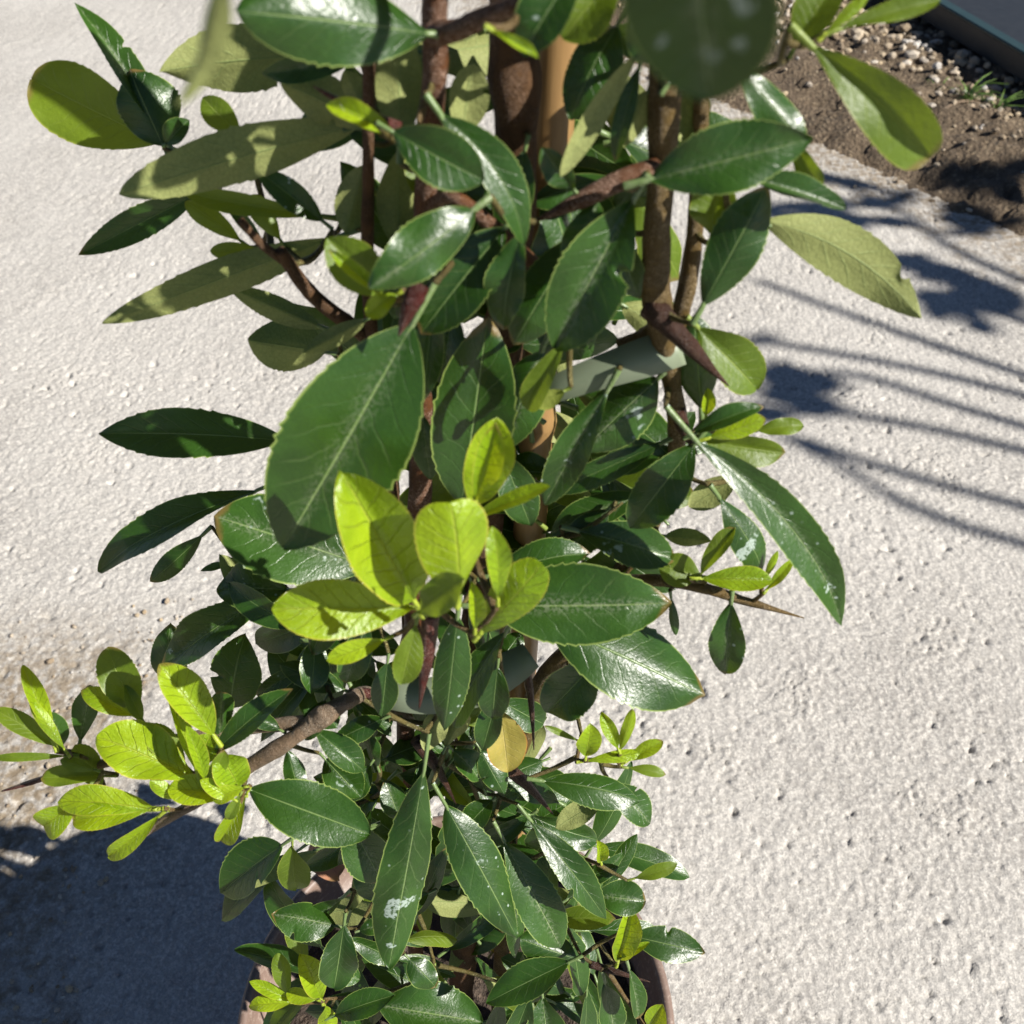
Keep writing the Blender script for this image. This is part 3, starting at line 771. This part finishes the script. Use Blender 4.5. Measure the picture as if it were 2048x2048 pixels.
for row in exec_rows.strip().split('\n'):
    if not row or row[0] == '#': continue
    f = row.split()
    fx = float(f[1])
    if float(f[2]) < 1420 and float(f[6]) < 2.6:        # the left flank of the bush curves away to the back
        if len(f) == 7: f.append(f[6])
        xm = float(f[1]) * .6 + float(f[3]) * .4
        for q in (6, 7): f[q] = str(float(f[q]) - max(0, 720 - xm) / 480 * 7.5)
    L(f[0], *[float(x) for x in f[1:]])

add_leaf(at_depth(2500, -1020, .06), at_depth(2190, -60, .061), .0125, SUN, 'M', 8, .03, 0)  # unseen leaf added above the frame to shade the near leaf
# leaves filling the shrub's interior behind the front ones
rf = random.Random(23)
SINK = {'M': ([], [], []), 'U': ([], [], []), 'O': ([], [], [])}
def filler(n, box, dr, wr, lr, kinds='MMMMMMUO', single=False):
    for _ in range(n):
        bx, by = rf.uniform(box[0], box[2]), rf.uniform(box[1], box[3]); d = rf.uniform(*dr)
        a = rf.uniform(0, 6.28); ln = rf.uniform(*lr); kd = rf.choice(kinds)
        L(kd, bx, by, bx + math.cos(a) * ln, by + math.sin(a) * ln, rf.uniform(*wr), d, d + rf.uniform(-1.5, 1), rf.uniform(-.7, .7), rf.uniform(-.5, .7), None, None, 0, 1.0, None if single else SINK[kd])
filler(45, (770, 20, 1280, 640), (-5, -1.4), (70, 120), (150, 260))
filler(50, (720, 640, 1220, 1250), (-5, -1.4), (60, 110), (130, 230))
filler(12, (560, 1190, 760, 1390), (-2.5, -.3), (50, 90), (110, 190))
filler(22, (1040, 800, 1370, 1140), (-4, -1), (55, 95), (110, 190))
filler(60, (670, 1320, 1120, 1680), (-6, -.9), (38, 78), (80, 160))
filler(75, (590, 1650, 1210, 2075), (-8, -2), (40, 70), (120, 210))
# the shrub goes on above the picture
filler(16, (1000, -640, 1500, -190), (-2, 1.5), (90, 150), (200, 300), 'M')
# small leaves and shoots standing in front of the inner foliage
filler(10, (660, 1700, 1180, 2050), (-1.4, .4), (30, 58), (90, 150), 'MMMMO', True)
filler(9, (700, 1440, 1080, 1620), (-1.2, .4), (28, 54), (70, 120), 'MMMO', True)
for kd, (v_, f_, u_) in SINK.items():
    o = new_obj('inner_foliage', v_, f_, MAT[kd], SHRUB, u_); kind(o, 'stuff')
# ------------------------------------------------------------------ twigs joining every leaf to the wood
todo = sorted(petioles, key=lambda q: min((q[0] - p).length_squared for p in attach))
tw_v, tw_n = [], 0
for Q, kd in todo:
    near = min(attach, key=lambda p: (p - Q).length_squared + 0.00002 * 0)
    dv = near - Q; ln = dv.length
    if ln < 0.0025: continue
    back = FW * 0.15 * ln
    mid = (Q + near) / 2 + back + Vector((0, 0, -0.12 * ln))
    r1 = min(0.0016, 0.0006 + ln * 0.016)
    P = [Q, mid, near]; rr = [0.00055, (0.00055 + r1) / 2, r1]
    green = kd in 'YV'
    o, C = tube('twig', P, rr, TWIG if not green else BARK, SHRUB, 6, 4, .15)
    attach.extend(C[1:-1])

# ------------------------------------------------------------------ bamboo cane and plastic ties
A = CROWN + Vector((0.022, 0.03, -0.1)); B = pt(1118, -40, -1.9)
dirn = (B - A).normalized(); total = (B - A).length + 0.06
P, rr = [], []
s = 0.0; nodes = [0.09, 0.24, 0.38, 0.50]
samples = sorted(set([i * total / 24 for i in range(25)] + [x + y for x in nodes for y in (-.006, -.003, 0, .003, .006)]))
for t in samples:
    k = max([max(0, 1 - abs(t - x) / 0.006) for x in nodes]); P.append(A + dirn * t); rr.append(0.0052 * (1 - 0.12 * t / total) + 0.0009 * k)
o, _ = tube('bamboo_cane', P, rr, CANE, None, 16, 1)
tag(o, 'tan bamboo cane standing upright behind the shrub stems', 'cane')
def band(name, P, hw, label, n=4):
    # flat strap: P = list of (px,py,d); hw = half width vector list (px offset of upper edge)
    Cs = catmull([pt(*p[:3]) for p in P], n); Ws = catmull([Vector((p[3], 0, 0)) for p in P], n)
    V, F = [], []
    for i, c in enumerate(Cs):
        t = (Cs[min(i + 1, len(Cs) - 1)] - Cs[max(i - 1, 0)]).normalized(); view = (CAM - c).normalized()
        sd = t.cross(view).normalized(); h = Ws[i].x / FPX * (c - CAM).dot(FW); nn = sd.cross(t)
        for a, b in ((-1, 0), (1, 0), (1, -1), (-1, -1)): V.append(c + sd * h * a + nn * (0.0006 * b))
    for i in range(len(Cs) - 1):
        for s in range(4): q = i * 4; F.append((q + s, q + (s + 1) % 4, q + 4 + (s + 1) % 4, q + 4 + s))
    F.append((0, 3, 2, 1)); q = (len(Cs) - 1) * 4; F.append((q, q + 1, q + 2, q + 3))
    o = new_obj(name, V, F, TIE, smooth=True); tag(o, label, 'plant tie', 'plastic ties holding the shrub to the cane'); return o
band('plant_tie', [(1010, 826, -.4, 12), (1040, 808, .1, 18), (1100, 782, .6, 26), (1200, 745, .7, 34), (1300, 712, .6, 40), (1362, 692, .3, 38)], None, 'pale green plastic strap stretched from the forked stem to the cane')
band('plant_tie', [(745, 1378, -.5, 26), (790, 1388, .1, 32), (860, 1392, .3, 36), (950, 1372, .3, 42), (1020, 1338, .1, 36), (1062, 1310, -.4, 28)], None, 'pale green plastic strap wrapped low around cane and stems below red thorn')

# dry leaves fallen in the pot
def fallen(P0, a, ln, hw, kd, label):
    X = Vector((math.cos(a), math.sin(a), 0.25)); o = add_leaf(P0, P0 + X * ln, hw, Vector((.1, -.2, 1)).normalized(), kd, 12, .12, 0, 2.0, False, None)
    tag(o, label, 'leaf'); return o
z = PH - 0.024
def soilpt(px, py): return ground(px, py, z)
o = fallen(soilpt(640, 1735) + Vector((0, 0, .03)), -.9, .03, .011, 'D', 'curled reddish brown dry leaf leaning against the inner wall of the pot')
o = fallen(soilpt(1090, 1690) + Vector((0, 0, .02)), .4, .026, .009, 'D', 'small brown dry leaf on the soil beside the pot rim')
o = fallen(soilpt(990, 1660) + Vector((0, 0, .03)), 2.8, .028, .01, 'X', 'fallen orange yellow leaf caught among the lower stems')
o = fallen(soilpt(985, 1935) + Vector((0, 0, .02)), .9, .02, .008, 'X', 'small fallen orange leaf on the soil in middle of pot')

# ------------------------------------------------------------------ tray and weeds beyond the pavement
def tray_mat():
    k = N('tray_plastic'); n = k.noise(k.obj(), 60, 5)
    k.put(k.b, 'Base Color', k.mix(n, rgb(0.012, 0.014, 0.016), rgb(0.03, 0.032, 0.034))); k.put(k.b, 'Roughness', 0.45); return k.m
def teal_mat():
    k = N('tray_edge'); n = k.noise(k.obj(), 60, 5)
    k.put(k.b, 'Base Color', k.mix(n, rgb(0.012, 0.03, 0.03), rgb(0.03, 0.055, 0.055))); k.put(k.b, 'Roughness', 0.4); return k.m
TRAY, TEAL = tray_mat(), teal_mat()
ga, gb = ground(1895, 18, .075), ground(2048, 108, .075)
td = (gb - ga); td.z = 0; td.normalize(); tn = Vector((-td.y, td.x, 0)); tn = tn if tn.x > 0 else -tn
to = ga - td * 0.55; to.z = 0.034
tray = empty('nursery_tray', to); tag(tray, 'black plastic nursery tray with teal edge on the soil beyond the gravel', 'tray')
def obox(name, a0, a1, b0, b1, z0, z1, mat, parent, bev=0.002):
    bm = bmesh.new(); bmesh.ops.create_cube(bm, size=1)
    for v in bm.verts:
        p = to + td * (a0 + (a1 - a0) * (v.co.x + .5)) + tn * (b0 + (b1 - b0) * (v.co.y + .5)); v.co = (p.x, p.y, z0 + (z1 - z0) * (v.co.z + .5))
    bmesh.ops.bevel(bm, geom=bm.edges[:], offset=bev, segments=1, affect='EDGES')
    bmesh.ops.recalc_face_normals(bm, faces=bm.faces[:])
    me = bpy.data.meshes.new(name); bm.to_mesh(me); bm.free(); me.materials.append(mat)
    o = bpy.data.objects.new(name, me); col.objects.link(o); o.parent = parent; o.matrix_parent_inverse = parent.matrix_world.inverted(); return o
W_, L_ = 0.8, 1.2
obox('base', 0.02, L_ - .02, 0.02, W_ - .02, .034, .046, TRAY, tray)
for a0, a1, b0, b1 in ((0, L_, 0, .02), (0, L_, W_ - .02, W_), (0, .02, .021, W_ - .021), (L_ - .02, L_, .021, W_ - .021)):
    obox('wall', a0, a1, b0, b1, .0345, .0745, TRAY, tray)
for a0, a1, b0, b1 in ((-.006, L_ + .006, -.008, .016), (-.006, L_ + .006, W_ - .016, W_ + .008), (-.006, .014, .0165, W_ - .0165), (L_ - .014, L_ + .006, .0165, W_ - .0165)):
    obox('rim', a0, a1, b0, b1, .075, .081, TEAL, tray)

def grass_mat():
    k = N('weed'); n = k.noise(k.obj(), 90, 3); k.put(k.b, 'Base Color', k.mix(n, rgb(0.06, 0.13, 0.02), rgb(0.14, 0.22, 0.04))); k.put(k.b, 'Roughness', 0.5); return k.m
GR = grass_mat()
def weed(c, n, h, label):
    V, F = [], []
    for _ in range(n):
        a = rf.uniform(0, 6.28); l = h * rf.uniform(.5, 1.1); dirv = Vector((math.cos(a), math.sin(a), 0)); sd = Vector((-dirv.y, dirv.x, 0)); b = len(V); base = c + dirv * rf.uniform(0, .012)
        up = rf.uniform(.5, 1.2)
        for i in range(5):
            t = i / 4; p = base + dirv * l * t * t * .9 + Vector((0, 0, l * up * (t - .5 * t * t))); wv = .0016 * (1 - t) + .0002
            V += [p - sd * wv, p + sd * wv + Vector((0, 0, .0005))]
        for i in range(4): q = b + 2 * i; F.append((q, q + 1, q + 3, q + 2))
    o = new_obj('weed_tuft', V, F, GR); tag(o, label, 'weed', 'weeds in the soil bed'); return o
for px, py, n, h, lab in ((1925, 225, 34, .06, 'sparse green grass tuft sprouting from the gravelly soil by a dry twig'), (1985, 250, 18, .04, 'tiny green weed beside the grass tuft on the soil'), (1870, 205, 10, .035, 'few thin green blades beside the dry twig on the soil')):
    c = ground(px, py); weed(Vector((c.x, c.y, max(0, soil_h(c.x, c.y)))), n, h, lab)
a, b = ground(1866, 232, .02), ground(1960, 205, .025)
o, _ = tube('dry_twig', [a, (a + b) / 2 + Vector((0, 0, .012)), b], [.004, .003, .0015], BARK_GREY, None, 8, 6, .3); tag(o, 'pale dry twig lying on the soil among weeds', 'twig')

# ------------------------------------------------------------------ neighbouring potted sapling (outside the frame, throws the striped shadow)
NP = Vector((2.25, 0.05, 0))
SAP = empty('potted_sapling', NP); tag(SAP, 'many stemmed sapling whose leafy shadow stripes the concrete', 'shrub')
p2 = pot(NP, 'brown plastic pot of the many stemmed sapling whose shadow stripes the concrete'); kind(soil_disc(NP), 'stuff')
SH = Vector((SUN.x / SUN.z, SUN.y / SUN.z, 0))
def sg(px, py, z): return ground(px, py) + SH * z + Vector((0, 0, z))
lines = [((2048, 1087), (1665, 919), (1560, 868)), ((2048, 1012), (1588, 873), None), ((2048, 900), (1696, 826), (1640, 800)), ((2048, 851), (1712, 748), (1560, 760)), ((2048, 789), (1541, 683), None), ((2048, 748), (1513, 559), None), ((2048, 640), (1830, 590), None), ((2048, 560), (1800, 420), (1640, 350))]
for i, (a, b, c) in enumerate(lines):
    P = [NP + Vector((-.05 + .012 * i * (1 if i % 2 else -.6), -.03 + .012 * i, .165)), (NP * .55 + sg(*a, .7) * .45) + Vector((0, 0, .25)), sg(*a, 1.30), sg(*b, 1.48)]
    rr = [.009, .009, .008, .007]
    if c: P.append(sg(*c, 1.52)); rr.append(.005)
    tube('stem', P, rr, BARK, SAP, 8, 6, .1)
    e = P[-1]
def sleaf(px0, py0, px1, py1, hw, z=1.5):
    P0, P1 = sg(px0, py0, z), sg(px1, py1, z + .01)
    add_leaf(P0, P1, hw, SUN, 'M', 8, .03, 0, 1, False, SAP, False)
for r in ((1715, 770, 1515, 755, .026), (1700, 810, 1540, 795, .024), (1660, 760, 1520, 800, .02), (1995, 600, 1835, 512, .026), (1985, 645, 1825, 575, .024), (2010, 560, 1880, 620, .022), (1720, 366, 1590, 345, .02), (1720, 405, 1590, 425, .022), (1640, 348, 1790, 385, .016), (1895, 370, 2048, 425, .026), (1890, 400, 1990, 470, .022), (2048, 455, 1920, 430, .02), (1470, 700, 1560, 660, .009), (2048, 330, 1930, 380, .02), (1500, 440, 1600, 400, .014)):
    sleaf(*r)
rs = random.Random(5)
for (x0, y0, x1, y1, n) in ((1560, 330, 1800, 440, 5), (1830, 350, 2060, 480, 9), (1840, 500, 2020, 640, 6), (1540, 740, 1720, 830, 5), (1900, 560, 2060, 720, 3)):
    for _ in range(n):
        a = rs.gauss(3.5, .6); px, py = rs.uniform(x0, x1), rs.uniform(y0, y1); ln = rs.uniform(70, 130)
        sleaf(px, py, px + math.cos(a) * ln, py + math.sin(a) * ln * .5, rs.uniform(.012, .022), rs.uniform(1.3, 1.6))
print('LEAVES', leaf_count, 'OBJ', len(sc.objects))
